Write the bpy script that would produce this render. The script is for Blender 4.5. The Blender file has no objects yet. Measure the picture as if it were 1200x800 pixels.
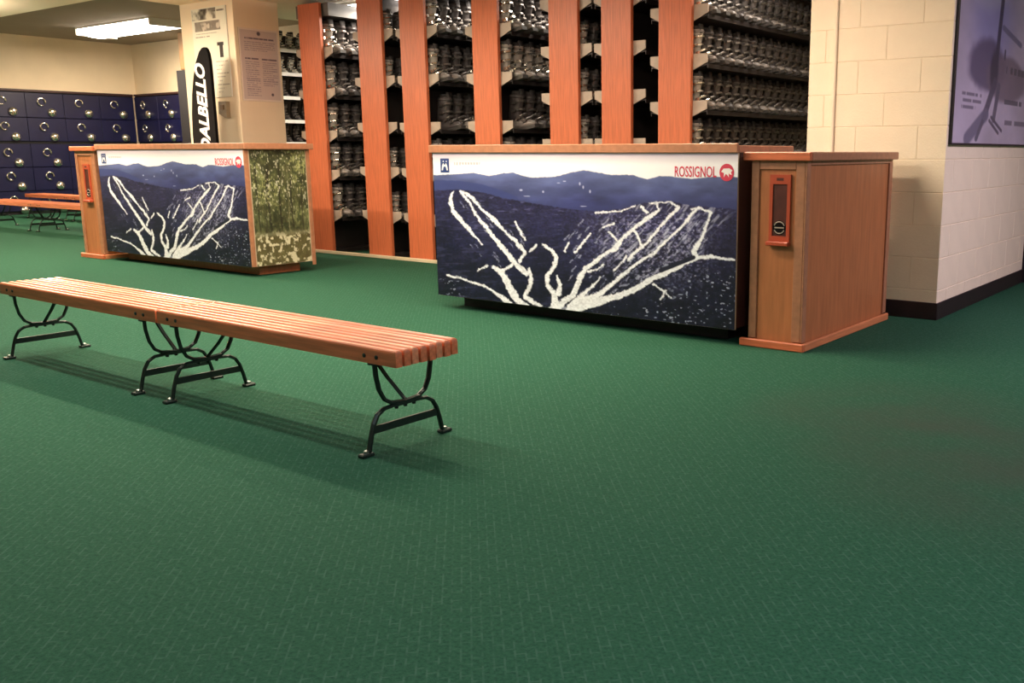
import bpy, bmesh, math, random
import numpy as np
from mathutils import Vector, Matrix
random.seed(7)
rng = np.random.RandomState(11)
R = math.radians
scene = bpy.context.scene
C = scene.collection

# ------------------------------------------------------------------ camera
cam_d = bpy.data.cameras.new('camera'); cam = bpy.data.objects.new('camera', cam_d); C.objects.link(cam)
cam.location = (0, 0, 1.15)
cam.rotation_euler = (R(90 - 11.264), 0, R(35.03))
cam_d.sensor_fit = 'HORIZONTAL'; cam_d.sensor_width = 36.0
cam_d.lens = 1111.56 / 1200 * 36.0
cam_d.shift_x = (600 - 744.6) / 1200
cam_d.clip_end = 200
scene.camera = cam
# ------------------------------------------------------------------ world, exposure
w = bpy.data.worlds.new('world'); scene.world = w; w.use_nodes = True
w.node_tree.nodes['Background'].inputs[0].default_value = (0.9, 0.85, 0.8, 1)
w.node_tree.nodes['Background'].inputs[1].default_value = 0.05
vs = scene.view_settings
vs.view_transform = 'Standard'; vs.look = 'None'; vs.gamma = 1.0; vs.exposure = 0.0; vs.use_curve_mapping = False
# lamps of the place, plus unseen ones added as fill: (x, y, z, length along X, watts, colour) ; each one is built with its fixture further down
WARM = (1.0, 0.80, 0.58); NEUT = (1.0, 0.88, 0.72); COOL = (0.80, 0.84, 1.0); PINK = (1.0, 0.80, 0.97)
LAMPS = [
    ('hung', -4.4, 3.9, 2.82, 1.5, 60, WARM, 'above the floor before the long counter'),
    ('hung', -7.4, 3.9, 2.82, 1.5, 72, WARM, 'above the floor behind the near benches'),
    ('hung', -10.6, 3.9, 2.82, 1.5, 80, WARM, 'above the floor before the small counter'),
    ('hung', -4.3, 2.5, 2.82, 1.5, 30, NEUT, 'above the near slatted bench'),
    ('hung', -6.4, 2.5, 2.82, 1.5, 30, NEUT, 'above the left half of the near bench pair'),
    ('main', -3.4, 4.9, 2.82, 0.9, 45, WARM, 'above the right end of the long counter'),
    ('main', -6.6, 5.4, 2.82, 1.22, 40, WARM, 'above the gap between the counters'),
    ('main', -10.5, 4.95, 2.82, 1.0, 75, WARM, 'above the top of the small counter'),  # added out of view to brighten the pillar front
    ('far', -13.1, 4.6, 2.82, 1.5, 70, WARM, 'above the far benches'),  # unseen lamp added to brighten the ceiling edge
    ('far', -17.2, 4.6, 2.82, 1.5, 90, WARM, 'by the left wall before the lockers'),  # another unseen lamp added for that ceiling
    ('main', 0.9, 6.6, 2.82, 1.22, 130, PINK, 'in the side passage by the poster'),
    ('main', 0.9, 1.2, 2.82, 1.22, 66, COOL, 'above the camera'),  # fill added for the floor near the camera
    ('main', -3.6, -1.2, 2.82, 1.22, 22, COOL, 'behind the camera'),  # further fill added to lift the front floor
    ('rack', -8.85, 7.55, 2.82, 1.22, 30, NEUT, ''),
    ('rack', -7.2, 7.75, 2.82, 0.5, 8, NEUT, 'third and fourth posts'),  # unseen strip added to light the boots in this aisle
    ('rack', -6.2, 7.75, 2.82, 0.5, 8, NEUT, 'fourth and fifth posts'),  # likewise added for the boots between these posts
    ('rack', -3.6, 7.6, 2.82, 0.9, 8, NEUT, 'rightmost post and block wall'),  # added out of view for the boots in the last bay
    ('rack', -11.4, 9.3, 2.82, 1.22, 60, NEUT, 'aisle'),  # added because the white-edged shelf had no light on it
    ('hall', -16.9, 9.0, 3.3, 2.4, 210, WARM, ''),
]

# ------------------------------------------------------------------ materials
def lin(c):
    return tuple((x / 12.92 if x <= 0.04045 else ((x + 0.055) / 1.055) ** 2.4) for x in c)
def rgb(r, g, b): return lin((r / 255, g / 255, b / 255))
MATS = {}
def mat(name, col, rough=0.6, metal=0.0, var=0.12, scale=6.0, stretch=(1, 1, 1), bump=0.0, bscale=60.0, spec=0.5, detail=4.0, col2=None, coat=0.0):
    if name in MATS: return MATS[name]
    m = bpy.data.materials.new(name); m.use_nodes = True
    nt = m.node_tree; n = nt.nodes; b = n['Principled BSDF']
    b.inputs['Roughness'].default_value = rough; b.inputs['Metallic'].default_value = metal
    b.inputs['Specular IOR Level'].default_value = spec
    b.inputs['Coat Weight'].default_value = coat
    tc = n.new('ShaderNodeTexCoord'); mp = n.new('ShaderNodeMapping'); mp.inputs['Scale'].default_value = stretch
    nt.links.new(tc.outputs['Object'], mp.inputs['Vector'])
    nz = n.new('ShaderNodeTexNoise'); nz.inputs['Scale'].default_value = scale; nz.inputs['Detail'].default_value = detail
    nt.links.new(mp.outputs['Vector'], nz.inputs['Vector'])
    cr = n.new('ShaderNodeValToRGB')
    c2 = col2 if col2 else tuple(min(1, x * (1 + var)) for x in col)
    c1 = tuple(x * (1 - var) for x in col)
    cr.color_ramp.elements[0].position = 0.3; cr.color_ramp.elements[1].position = 0.7
    cr.color_ramp.elements[0].color = (*c1, 1); cr.color_ramp.elements[1].color = (*c2, 1)
    nt.links.new(nz.outputs['Fac'], cr.inputs['Fac']); nt.links.new(cr.outputs['Color'], b.inputs['Base Color'])
    if bump > 0:
        n2 = n.new('ShaderNodeTexNoise'); n2.inputs['Scale'].default_value = bscale
        nt.links.new(mp.outputs['Vector'], n2.inputs['Vector'])
        bp = n.new('ShaderNodeBump'); bp.inputs['Strength'].default_value = bump; bp.inputs['Distance'].default_value = 0.01
        nt.links.new(n2.outputs['Fac'], bp.inputs['Height']); nt.links.new(bp.outputs['Normal'], b.inputs['Normal'])
    MATS[name] = m
    return m
def emit(name, col, strength):
    m = bpy.data.materials.new(name); m.use_nodes = True; b = m.node_tree.nodes['Principled BSDF']
    b.inputs['Base Color'].default_value = (0.8, 0.8, 0.8, 1)
    b.inputs['Emission Color'].default_value = (*col, 1); b.inputs['Emission Strength'].default_value = strength
    return m
def vcol_mat(name, rough=0.4, spec=0.5, coat=0.0):
    m = bpy.data.materials.new(name); m.use_nodes = True; nt = m.node_tree; b = nt.nodes['Principled BSDF']
    a = nt.nodes.new('ShaderNodeAttribute'); a.attribute_name = 'print'
    nt.links.new(a.outputs['Color'], b.inputs['Base Color'])
    b.inputs['Roughness'].default_value = rough; b.inputs['Specular IOR Level'].default_value = spec
    b.inputs['Coat Weight'].default_value = coat; b.inputs['Coat Roughness'].default_value = 0.12
    return m
def carpet_mat():
    m = bpy.data.materials.new('carpet'); m.use_nodes = True; nt = m.node_tree; n = nt.nodes; L = nt.links
    b = n['Principled BSDF']; b.inputs['Roughness'].default_value = 0.95; b.inputs['Specular IOR Level'].default_value = 0.12
    tc = n.new('ShaderNodeTexCoord')
    def noise(s, d=4):
        x = n.new('ShaderNodeTexNoise'); x.inputs['Scale'].default_value = s; x.inputs['Detail'].default_value = d
        L.new(tc.outputs['Object'], x.inputs['Vector']); return x
    def ramp(src, p0, c0, p1, c1):
        r = n.new('ShaderNodeValToRGB'); r.color_ramp.elements[0].position = p0; r.color_ramp.elements[1].position = p1
        r.color_ramp.elements[0].color = (*c0, 1); r.color_ramp.elements[1].color = (*c1, 1); L.new(src, r.inputs['Fac']); return r
    def mix(f, a, c, kind='MIX'):
        x = n.new('ShaderNodeMix'); x.data_type = 'RGBA'; x.blend_type = kind
        if isinstance(f, float): x.inputs[0].default_value = f
        else: L.new(f, x.inputs[0])
        L.new(a, x.inputs[6]); L.new(c, x.inputs[7]); return x.outputs[2]
    base = ramp(noise(90, 3).outputs['Fac'], 0.3, (0.012, 0.060, 0.034), 0.7, (0.024, 0.100, 0.056))
    # woven dashes: two crossed brick patterns, broken up with noise
    def dashes(rot):
        mp = n.new('ShaderNodeMapping'); mp.inputs['Rotation'].default_value = (0, 0, rot); L.new(tc.outputs['Object'], mp.inputs['Vector'])
        br = n.new('ShaderNodeTexBrick'); br.inputs['Scale'].default_value = 1.0
        br.inputs['Brick Width'].default_value = 0.05; br.inputs['Row Height'].default_value = 0.025
        br.inputs['Mortar Size'].default_value = 0.0028; br.inputs['Mortar Smooth'].default_value = 0.2
        br.inputs['Color1'].default_value = (0, 0, 0, 1); br.inputs['Color2'].default_value = (0, 0, 0, 1); br.inputs['Mortar'].default_value = (1, 1, 1, 1)
        L.new(mp.outputs['Vector'], br.inputs['Vector']); return br
    d1 = dashes(R(45))
    brk = ramp(noise(26, 2).outputs['Fac'], 0.42, (0, 0, 0), 0.62, (0.6, 0.6, 0.6))
    msk = mix(1.0, d1.outputs['Color'], brk.outputs['Color'], 'MULTIPLY')
    lite = n.new('ShaderNodeRGB'); lite.outputs[0].default_value = (0.050, 0.125, 0.088, 1)
    c = mix(msk, base.outputs['Color'], lite.outputs[0])
    # worn, soiled patches
    wear = ramp(noise(2.2, 4).outputs['Fac'], 0.30, (0.15, 0.15, 0.15), 0.66, (0.65, 0.65, 0.65))
    dirt = n.new('ShaderNodeRGB'); dirt.outputs[0].default_value = (0.05, 0.058, 0.046, 1)
    def spot(x, y, r):
        d = n.new('ShaderNodeVectorMath'); d.operation = 'DISTANCE'; L.new(tc.outputs['Object'], d.inputs[0]); d.inputs[1].default_value = (x, y, 0)
        return ramp(d.outputs['Value'], 0.15 * r, (1, 1, 1), r, (0, 0, 0)).outputs['Color']
    for sx, sy, sr in ((-0.75, 3.45, 0.85), (-1.35, 4.0, 0.8)):
        c = mix(mix(1.0, wear.outputs['Color'], spot(sx, sy, sr), 'MULTIPLY'), c, dirt.outputs[0])
    L.new(c, b.inputs['Base Color'])
    bp = n.new('ShaderNodeBump'); bp.inputs['Strength'].default_value = 0.5; bp.inputs['Distance'].default_value = 0.004
    L.new(noise(260, 2).outputs['Fac'], bp.inputs['Height']); L.new(bp.outputs['Normal'], b.inputs['Normal'])
    return m

OAK = rgb(200, 108, 70); OAKL = rgb(206, 130, 86)
M = dict(
    carpet=carpet_mat(),
    oak_z=mat('oak upright grain', OAK, 0.42, var=0.16, scale=9, stretch=(9, 9, 0.55), bump=0.06, bscale=14, detail=6),
    oak_x=mat('oak lengthwise grain', OAK, 0.4, var=0.18, scale=9, stretch=(0.55, 9, 9), bump=0.06, bscale=14, detail=6),
    oak_y=mat('oak crosswise grain', OAKL, 0.42, var=0.16, scale=9, stretch=(9, 0.55, 9), bump=0.06, bscale=14, detail=6),
    ply=mat('cabinet plywood', rgb(178, 112, 70), 0.42, var=0.14, scale=5, stretch=(6, 6, 0.7), detail=5),
    trim=mat('cabinet trim oak', rgb(168, 116, 86), 0.42, var=0.14, scale=8, stretch=(3, 3, 3)),
    bench=mat('bench slat oak', rgb(208, 118, 78), 0.38, var=0.24, scale=8, stretch=(0.5, 8, 8), detail=6, coat=0.15),
    bench2=mat('bench slat oak paler', rgb(216, 138, 98), 0.38, var=0.24, scale=8, stretch=(0.5, 8, 8), detail=6, coat=0.15),
    iron=mat('green-black painted iron', rgb(28, 42, 36), 0.4, metal=0.3, var=0.25, scale=40),
    bolt=mat('zinc bolt', rgb(170, 175, 165), 0.3, metal=0.9, var=0.1, scale=30),
    block=mat('cream painted block', rgb(246, 230, 206), 0.6, var=0.03, scale=5, bump=0.25, bscale=90),
    joint=mat('painted mortar joint', rgb(238, 220, 194), 0.75, var=0.08, scale=9, bump=0.2, bscale=60),
    plaster=mat('cream plaster', rgb(240, 222, 192), 0.7, var=0.05, scale=2.0, bump=0.05, bscale=40),
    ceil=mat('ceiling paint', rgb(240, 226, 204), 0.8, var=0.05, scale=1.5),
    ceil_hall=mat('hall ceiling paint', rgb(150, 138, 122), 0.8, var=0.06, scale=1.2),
    rubber=mat('dark cove base', rgb(38, 24, 30), 0.45, var=0.2, scale=8),
    curb=mat('cream curb', rgb(214, 196, 165), 0.6, var=0.1, scale=7),
    dark=mat('dark laminate', rgb(84, 42, 34), 0.5, var=0.2, scale=5),
    kick=mat('black kick plate', rgb(18, 18, 22), 0.6, var=0.2, scale=5),
    rackm=mat('charcoal rack steel', rgb(52, 46, 46), 0.45, metal=0.4, var=0.15, scale=6),
    rackp=mat('grey rack sheet', rgb(110, 108, 106), 0.5, metal=0.2, var=0.1, scale=6),
    plate=mat('pale shelf bracket', rgb(176, 160, 146), 0.45, var=0.1, scale=10),
    shell=mat('black boot plastic', rgb(76, 70, 70), 0.32, var=0.3, scale=14, spec=0.6),
    silver=mat('silver boot plastic', rgb(168, 160, 152), 0.3, var=0.2, scale=14, spec=0.6),  # paler boot colour standing for the light on the front boots
    buckd=mat('dull buckle metal', rgb(120, 114, 110), 0.4, metal=0.8, var=0.1, scale=30),
    shellg=mat('grey boot plastic', rgb(128, 120, 116), 0.32, var=0.2, scale=14, spec=0.6),
    shellw=mat('white boot plastic', rgb(222, 216, 204), 0.3, var=0.08, scale=14, spec=0.6),
    liner=mat('boot liner', rgb(60, 56, 56), 0.8, var=0.3, scale=40),
    sole=mat('boot sole', rgb(70, 66, 64), 0.5, var=0.2, scale=20),
    chrome=mat('buckle metal', rgb(225, 220, 210), 0.18, metal=0.95, var=0.06, scale=30),
    navy=mat('navy locker paint', rgb(14, 16, 58), 0.4, var=0.12, scale=3, spec=0.5),
    navyd=mat('dark navy paint', rgb(10, 7, 13), 0.8, var=0.12, scale=3),
    maroon=mat('dark maroon cap', rgb(54, 24, 26), 0.5, var=0.15, scale=6),
    red=mat('orange-red plastic', rgb(176, 76, 50), 0.35, var=0.08, scale=12),
    insert=mat('dark brown insert', rgb(78, 38, 32), 0.4, var=0.2, scale=20),
    white=mat('white vinyl', rgb(236, 234, 232), 0.45, var=0.03, scale=10),
    redv=mat('red vinyl', rgb(204, 58, 84), 0.45, var=0.05, scale=10),
    grey=mat('grey device plastic', rgb(150, 130, 104), 0.5, var=0.1, scale=20),
    black=mat('black gloss board', rgb(14, 12, 12), 0.85, var=0.2, scale=6, spec=0.15),
    edge=mat('pale board edge', rgb(196, 176, 150), 0.5, var=0.1, scale=10),
    framed=mat('dark poster frame', rgb(40, 30, 40), 0.4, var=0.1, scale=10),
    pipe=mat('tan painted pipe', rgb(128, 96, 60), 0.5, var=0.1, scale=6),
    housing=mat('white lamp housing', rgb(230, 226, 216), 0.5, var=0.03, scale=6),
    emblem=mat('blue emblem vinyl', rgb(40, 62, 118), 0.45, var=0.04, scale=10),
    print=vcol_mat('printed photo panel', 0.42, 0.4),
    paper=vcol_mat('printed paper', 0.8, 0.2),
    glossy=vcol_mat('laminated poster', 0.3, 0.5, 0.6),
)

# ------------------------------------------------------------------ helpers
def link(name, me, m=None, parent=None, loc=(0, 0, 0), rot=(0, 0, 0)):
    o = bpy.data.objects.new(name, me); C.objects.link(o)
    if m is not None and len(me.materials) == 0: me.materials.append(M[m] if isinstance(m, str) else m)
    o.location = loc; o.rotation_euler = rot
    if parent is not None: o.parent = parent
    return o
def done(bm, name, smooth=False):
    bmesh.ops.recalc_face_normals(bm, faces=bm.faces)
    me = bpy.data.meshes.new(name); bm.to_mesh(me); bm.free()
    if smooth:
        for p in me.polygons: p.use_smooth = True
    return me
def add_box(bm, x0, x1, y0, y1, z0, z1):
    v = [bm.verts.new(p) for p in ((x0, y0, z0), (x1, y0, z0), (x1, y1, z0), (x0, y1, z0), (x0, y0, z1), (x1, y0, z1), (x1, y1, z1), (x0, y1, z1))]
    for f in ((0, 3, 2, 1), (4, 5, 6, 7), (0, 1, 5, 4), (1, 2, 6, 5), (2, 3, 7, 6), (3, 0, 4, 7)): bm.faces.new([v[i] for i in f])
def box_me(name, x0, x1, y0, y1, z0, z1, bev=0.0, seg=1):
    bm = bmesh.new(); add_box(bm, x0, x1, y0, y1, z0, z1)
    if bev > 0: bmesh.ops.bevel(bm, geom=list(bm.edges), offset=bev, segments=seg, affect='EDGES', profile=0.5)
    return done(bm, name)
def box(name, ext, m, parent=None, bev=0.0, seg=1):
    return link(name, box_me(name, *ext, bev=bev, seg=seg), m, parent)
def add_tube(bm, pts, r, n=8, flat=None):
    """tube along a polyline; flat=(a,b) gives an elliptical/flat-bar section"""
    pts = [Vector(p) for p in pts]; rings = []
    ra, rb = flat if flat else (r, r)
    up = Vector((1, 0, 0))
    for i, p in enumerate(pts):
        t = (pts[min(i + 1, len(pts) - 1)] - pts[max(i - 1, 0)]).normalized()
        u = up if abs(t.dot(up)) < 0.95 else Vector((0, 1, 0))
        a = (u - t * u.dot(t)).normalized(); b = t.cross(a)
        rings.append([bm.verts.new(p + a * ra * math.cos(k * 2 * math.pi / n + math.pi / n) + b * rb * math.sin(k * 2 * math.pi / n + math.pi / n)) for k in range(n)])
    for i in range(len(rings) - 1):
        for k in range(n): bm.faces.new((rings[i][k], rings[i][(k + 1) % n], rings[i + 1][(k + 1) % n], rings[i + 1][k]))
    bm.faces.new(rings[0]); bm.faces.new(rings[-1])
def loft(bm, rings, cap=True):
    vr = [[bm.verts.new(p) for p in r] for r in rings]; n = len(vr[0])
    for i in range(len(vr) - 1):
        for k in range(n): bm.faces.new((vr[i][k], vr[i][(k + 1) % n], vr[i + 1][(k + 1) % n], vr[i + 1][k]))
    if cap: bm.faces.new(vr[0]); bm.faces.new(vr[-1])
def add_disc(bm, c, r, h, axis='y', n=16, dome=0.0):
    rings = []
    prof = [(r, 0), (r, h)] + ([(r * 0.75, h + dome * 0.6), (r * 0.35, h + dome)] if dome else [])
    for rr, d in prof:
        ring = []
        for k in range(n):
            a = 2 * math.pi * k / n; p, q = rr * math.cos(a), rr * math.sin(a)
            ring.append((c[0] + p, c[1] - d, c[2] + q) if axis == 'y' else ((c[0] + d, c[1] + p, c[2] + q) if axis == 'x' else (c[0] + p, c[1] + q, c[2] + d)))
        rings.append(ring)
    loft(bm, rings)
def prism(bm, poly, y0, y1):
    """polygon in XZ extruded along Y"""
    a = [bm.verts.new((x, y0, z)) for x, z in poly]; b = [bm.verts.new((x, y1, z)) for x, z in poly]; n = len(poly)
    bm.faces.new(a); bm.faces.new(b)
    for k in range(n): bm.faces.new((a[k], a[(k + 1) % n], b[(k + 1) % n], b[k]))
def tag(o, label=None, cat=None, group=None, kind=None):
    if label: o['label'] = label
    if cat: o['category'] = cat
    if group: o['group'] = group
    if kind: o['kind'] = kind
    return o
def thing(name, label, cat, loc=(0, 0, 0), rot=(0, 0, 0), group=None):
    o = bpy.data.objects.new(name, None); C.objects.link(o); o.location = loc; o.rotation_euler = rot; o.empty_display_size = 0.1
    return tag(o, label, cat, group)
def copy_tree(o, parent=None):
    c = o.copy(); C.objects.link(c)
    if parent is not None: c.parent = parent
    for ch in list(o.children): copy_tree(ch, c)
    return c
def struct(name, ext, m, bev=0.0):
    return tag(box(name, ext, m, bev=bev), kind='structure')
def text_me(body, size, extrude=0.0006, shear=0.0, align='LEFT', space=1.0, weight=0.0):
    cu = bpy.data.curves.new('txt', 'FONT'); cu.body = body; cu.size = size; cu.extrude = extrude; cu.shear = shear
    cu.align_x = align; cu.space_character = space; cu.offset = weight; cu.resolution_u = 3
    o = bpy.data.objects.new('txt', cu); C.objects.link(o)
    dg = bpy.context.evaluated_depsgraph_get(); dg.update()
    me = bpy.data.meshes.new_from_object(o.evaluated_get(dg)); bpy.data.objects.remove(o)
    me.materials.clear()
    return me
# numpy print painting
def s2l(c):
    c = np.clip(np.asarray(c, float) / 255.0, 0, 1)
    return np.where(c <= 0.04045, c / 12.92, ((c + 0.055) / 1.055) ** 2.4)
def vnoise(x, y, seed=0):
    r = np.random.RandomState(seed).rand(256, 256)
    xi = np.floor(x).astype(int); yi = np.floor(y).astype(int); fx = x - xi; fy = y - yi
    fx = fx * fx * (3 - 2 * fx); fy = fy * fy * (3 - 2 * fy)
    g = lambda i, j: r[i % 256, j % 256]
    return (g(xi, yi) * (1 - fx) + g(xi + 1, yi) * fx) * (1 - fy) + (g(xi, yi + 1) * (1 - fx) + g(xi + 1, yi + 1) * fx) * fy
def fbm(x, y, seed=0, o=4):
    t = 0; a = 0.5
    for k in range(o): t = t + a * vnoise(x, y, seed + k); x = x * 2.03; y = y * 2.03; a *= 0.5
    return t / (1 - 0.5 ** o)
def sstep(a, b, x):
    t = np.clip((x - a) / (b - a), 0, 1); return t * t * (3 - 2 * t)
def over(col, c, m):
    return col * (1 - m[..., None]) + np.asarray(c, float) * m[..., None]
def print_mesh(name, width, height, nx, ny, paint):
    """upright grid in local XZ facing -Y, origin bottom-left; paint(u, v) with v from the top gives 0-255 colours per vertex"""
    u, v = np.meshgrid(np.linspace(0, 1, nx + 1), np.linspace(0, 1, ny + 1))
    co = np.stack([u * width, np.zeros_like(u), (1 - v) * height], -1).reshape(-1, 3)
    i = np.arange(ny)[:, None] * (nx + 1) + np.arange(nx)[None, :]
    f = np.stack([i, i + nx + 1, i + nx + 2, i + 1], -1).reshape(-1, 4)
    me = bpy.data.meshes.new(name)
    me.vertices.add(len(co)); me.vertices.foreach_set('co', co.ravel())
    me.loops.add(f.size); me.loops.foreach_set('vertex_index', f.ravel())
    me.polygons.add(len(f)); me.polygons.foreach_set('loop_start', np.arange(0, f.size, 4)); me.polygons.foreach_set('loop_total', np.full(len(f), 4))
    me.update(); me.validate()
    col = s2l(paint(u, v)).reshape(-1, 3)
    at = me.attributes.new('print', 'FLOAT_COLOR', 'POINT')
    at.data.foreach_set('color', np.concatenate([col, np.ones((len(col), 1))], 1).ravel())
    return me

# ------------------------------------------------------------------ setting
H = 2.82; HH = 3.3
struct('floor', (-24, 5, -5, 13, -0.1, 0), 'carpet')
struct('ceiling', (-24, 5, -5, 5.65, H, H + 0.08), 'ceil')
struct('ceiling', (-10.95, 5, 5.65, 13, H, H + 0.08), 'ceil')
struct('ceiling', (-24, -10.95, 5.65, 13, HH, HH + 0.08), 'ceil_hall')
struct('trim_1', (-24, -10.95, 5.60, 5.65, H + 0.08, HH + 0.08), 'plaster')
struct('trim_2', (-11.0, -10.95, 5.65, 13, H + 0.08, HH + 0.08), 'plaster')
struct('wall_left', (-20.2, -20.0, -5, 10.6, 0, HH), 'plaster')
struct('wall_back', (-20.0, -3.06, 10.6, 10.8, 0, HH), 'plaster')
struct('wall_front', (-20.0, 5, -5.2, -5, 0, H), 'plaster')
struct('wall_east', (4.9, 5, -5, 13, 0, H), 'plaster')
struct('wall_end', (-3.06, 5, 12.9, 13, 0, H), 'plaster')

# block wall: a core with recessed joints, every block a piece of its own
XC, YC, XL, YE = -2.035, 6.56, -3.06, 9.0
wall = struct('wall_right', (XL + 0.003, XC - 0.003, YC + 0.003, 10.6, 0, H), 'joint')
CH, BL, JT = 0.2247, 0.45, 0.0045
bmesh_cache = {}
def block(x0, x1, y0, y1, z0, z1):
    d = (round(x1 - x0, 4), round(y1 - y0, 4), round(z1 - z0, 4))
    if d not in bmesh_cache:
        bmesh_cache[d] = box_me('block', -d[0] / 2, d[0] / 2, -d[1] / 2, d[1] / 2, -d[2] / 2, d[2] / 2, bev=0.0025)
    link('block', bmesh_cache[d], 'block', wall, ((x0 + x1) / 2, (y0 + y1) / 2, (z0 + z1) / 2))
DP = 0.012
for k in range(13):
    z0 = k * CH + JT / 2 - 0.02 if k else 0.0; z1 = min((k + 1) * CH - JT / 2 - 0.02, H - 0.002)
    if z1 - z0 < 0.03: continue
    # front face runs left from the corner
    first = 0.2 if k % 2 else BL
    x = XC; ln = first
    while x > XL + 0.02:
        x0 = max(x - ln, XL)
        xa = x0 + (JT / 2 if x0 > XL else 0); xb = x - (JT / 2 if x < XC else 0)
        if xb - xa > 0.02: block(xa, xb, YC, YC + DP, z0, z1)
        x = x0; ln = BL
    first = BL if k % 2 else 0.2
    y = YC; ln = first
    while y < YE - 0.02:
        y1 = min(y + ln, YE)
        ya = y + (JT / 2 if y > YC else DP + 0.0005); yb = y1 - JT / 2
        if yb - ya > 0.02: block(XC - DP, XC, ya, yb, z0, z1)
        y = y1; ln = BL
struct('trim_3', (-2.872, -2.846, YC - 0.02, YC - 0.001, 0.12, H), 'block', bev=0.006)
struct('trim_4', (XC + 0.001, XC + 0.05, 8.97, 9.1, 0, 2.3), 'navyd')
# cove base
bm = bmesh.new()
add_box(bm, XL, XC + 0.012, YC - 0.012, YC - 0.0005, 0.0, 0.12); add_box(bm, XC + 0.0005, XC + 0.012, YC - 0.0005, 8.97, 0.0, 0.12)
bmesh.ops.bevel(bm, geom=[e for e in bm.edges], offset=0.003, segments=1, affect='EDGES')
tag(link('baseboard_right', done(bm, 'baseboard'), 'rubber'), kind='structure')
struct('trim_5', (-9.62, -3.07, 6.955, 6.995, 0, 0.035), 'curb', bev=0.004)

# pillar with the notices
struct('wall_pillar', (-10.93, -9.884, 6.4, 6.97, 0, H), 'plaster', bev=0.004)

# ------------------------------------------------------------------ ceiling lamps
def lamp_fixture(kind, x, y, z, ln, watts, col, label):
    t = thing('ceiling_light', label, 'light', (x, y, z), group='fluorescent ceiling lights')
    hw = {'main': 0.12, 'hung': 0.08, 'far': 0.08, 'rack': 0.12, 'hall': 0.34}[kind]
    dp = 0.05 if kind != 'hall' else 0.12
    top = -0.22 if kind in ('hung', 'far') else 0.0
    bm = bmesh.new()
    add_box(bm, -ln / 2 - 0.02, ln / 2 + 0.02, -hw - 0.02, hw + 0.02, top - 0.02, top - 0.0005)
    for s in (-1, 1):
        add_box(bm, s * (ln / 2 + 0.02) - (0.015 if s > 0 else 0), s * (ln / 2 + 0.02) + (0.015 if s < 0 else 0), -hw - 0.02, hw + 0.02, top - dp, top - 0.02)
    link('housing', done(bm, 'housing'), 'housing', t)
    if kind in ('hung', 'far'):
        for s in (-1, 1):
            bm = bmesh.new(); add_tube(bm, [(s * ln * 0.4, 0, top), (s * ln * 0.4, 0, -0.0005)], 0.006, 6); link('hanger', done(bm, 'hanger'), 'housing', t)
    # wrap-around lens with rounded underside
    rings = []
    for xx in (-ln / 2, ln / 2):
        rings.append([(xx, hw * math.cos(a), top - 0.021 - dp * math.sin(a)) for a in [math.pi * k / 10 for k in range(11)]])
    bm = bmesh.new(); loft(bm, rings)
    link('lens', done(bm, 'lens'), emit('lamp lens ' + kind, tuple(0.4 + 0.6 * c for c in col), {'main': 12.0, 'hung': 25.0, 'far': 25.0}.get(kind, 14.0)), t)
    def area(w_, up):
        ld = bpy.data.lights.new('tube_light', 'AREA'); ld.shape = 'RECTANGLE'; ld.size = ln; ld.size_y = hw * 1.4
        ld.energy = w_; ld.color = col
        lo = bpy.data.objects.new('tube_light', ld); C.objects.link(lo); lo.parent = t
        lo.location = (0, 0, top + 0.012) if up else (0, 0, top - dp - 0.05)
        if up: lo.rotation_euler = (math.pi, 0, 0)
    area(watts, False)
    if kind in ('hung', 'far'): area(watts * (0.3 if kind == 'hung' else 1.3), True)  # upward light added to brighten the ceiling, strongest on the far pair
    return t
for spec in LAMPS:
    k, nm = spec[0], spec[7]
    lab = 'fluorescent ceiling light ' + nm
    if k == 'rack' and 'post' in nm: lab = 'fluorescent strip at the ceiling between the ' + nm
    elif k == 'rack': lab = 'glowing fluorescent strip at the ceiling above the leftmost boot racks' if not nm else 'fluorescent strip in the aisle by the white-edged boot shelf'
    if k == 'hall': lab = 'glaring fluorescent light on the grey ceiling above the blue lockers'
    lamp_fixture(*spec[:7], lab)

# ------------------------------------------------------------------ prints
def homography(src, dst):
    A = []; b = []
    for (x, y), (u, v) in zip(src, dst):
        A += [[x, y, 1, 0, 0, 0, -u * x, -u * y], [0, 0, 0, x, y, 1, -v * x, -v * y]]; b += [u, v]
    h = np.linalg.solve(np.array(A, float), np.array(b, float)); return np.append(h, 1).reshape(3, 3)
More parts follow.
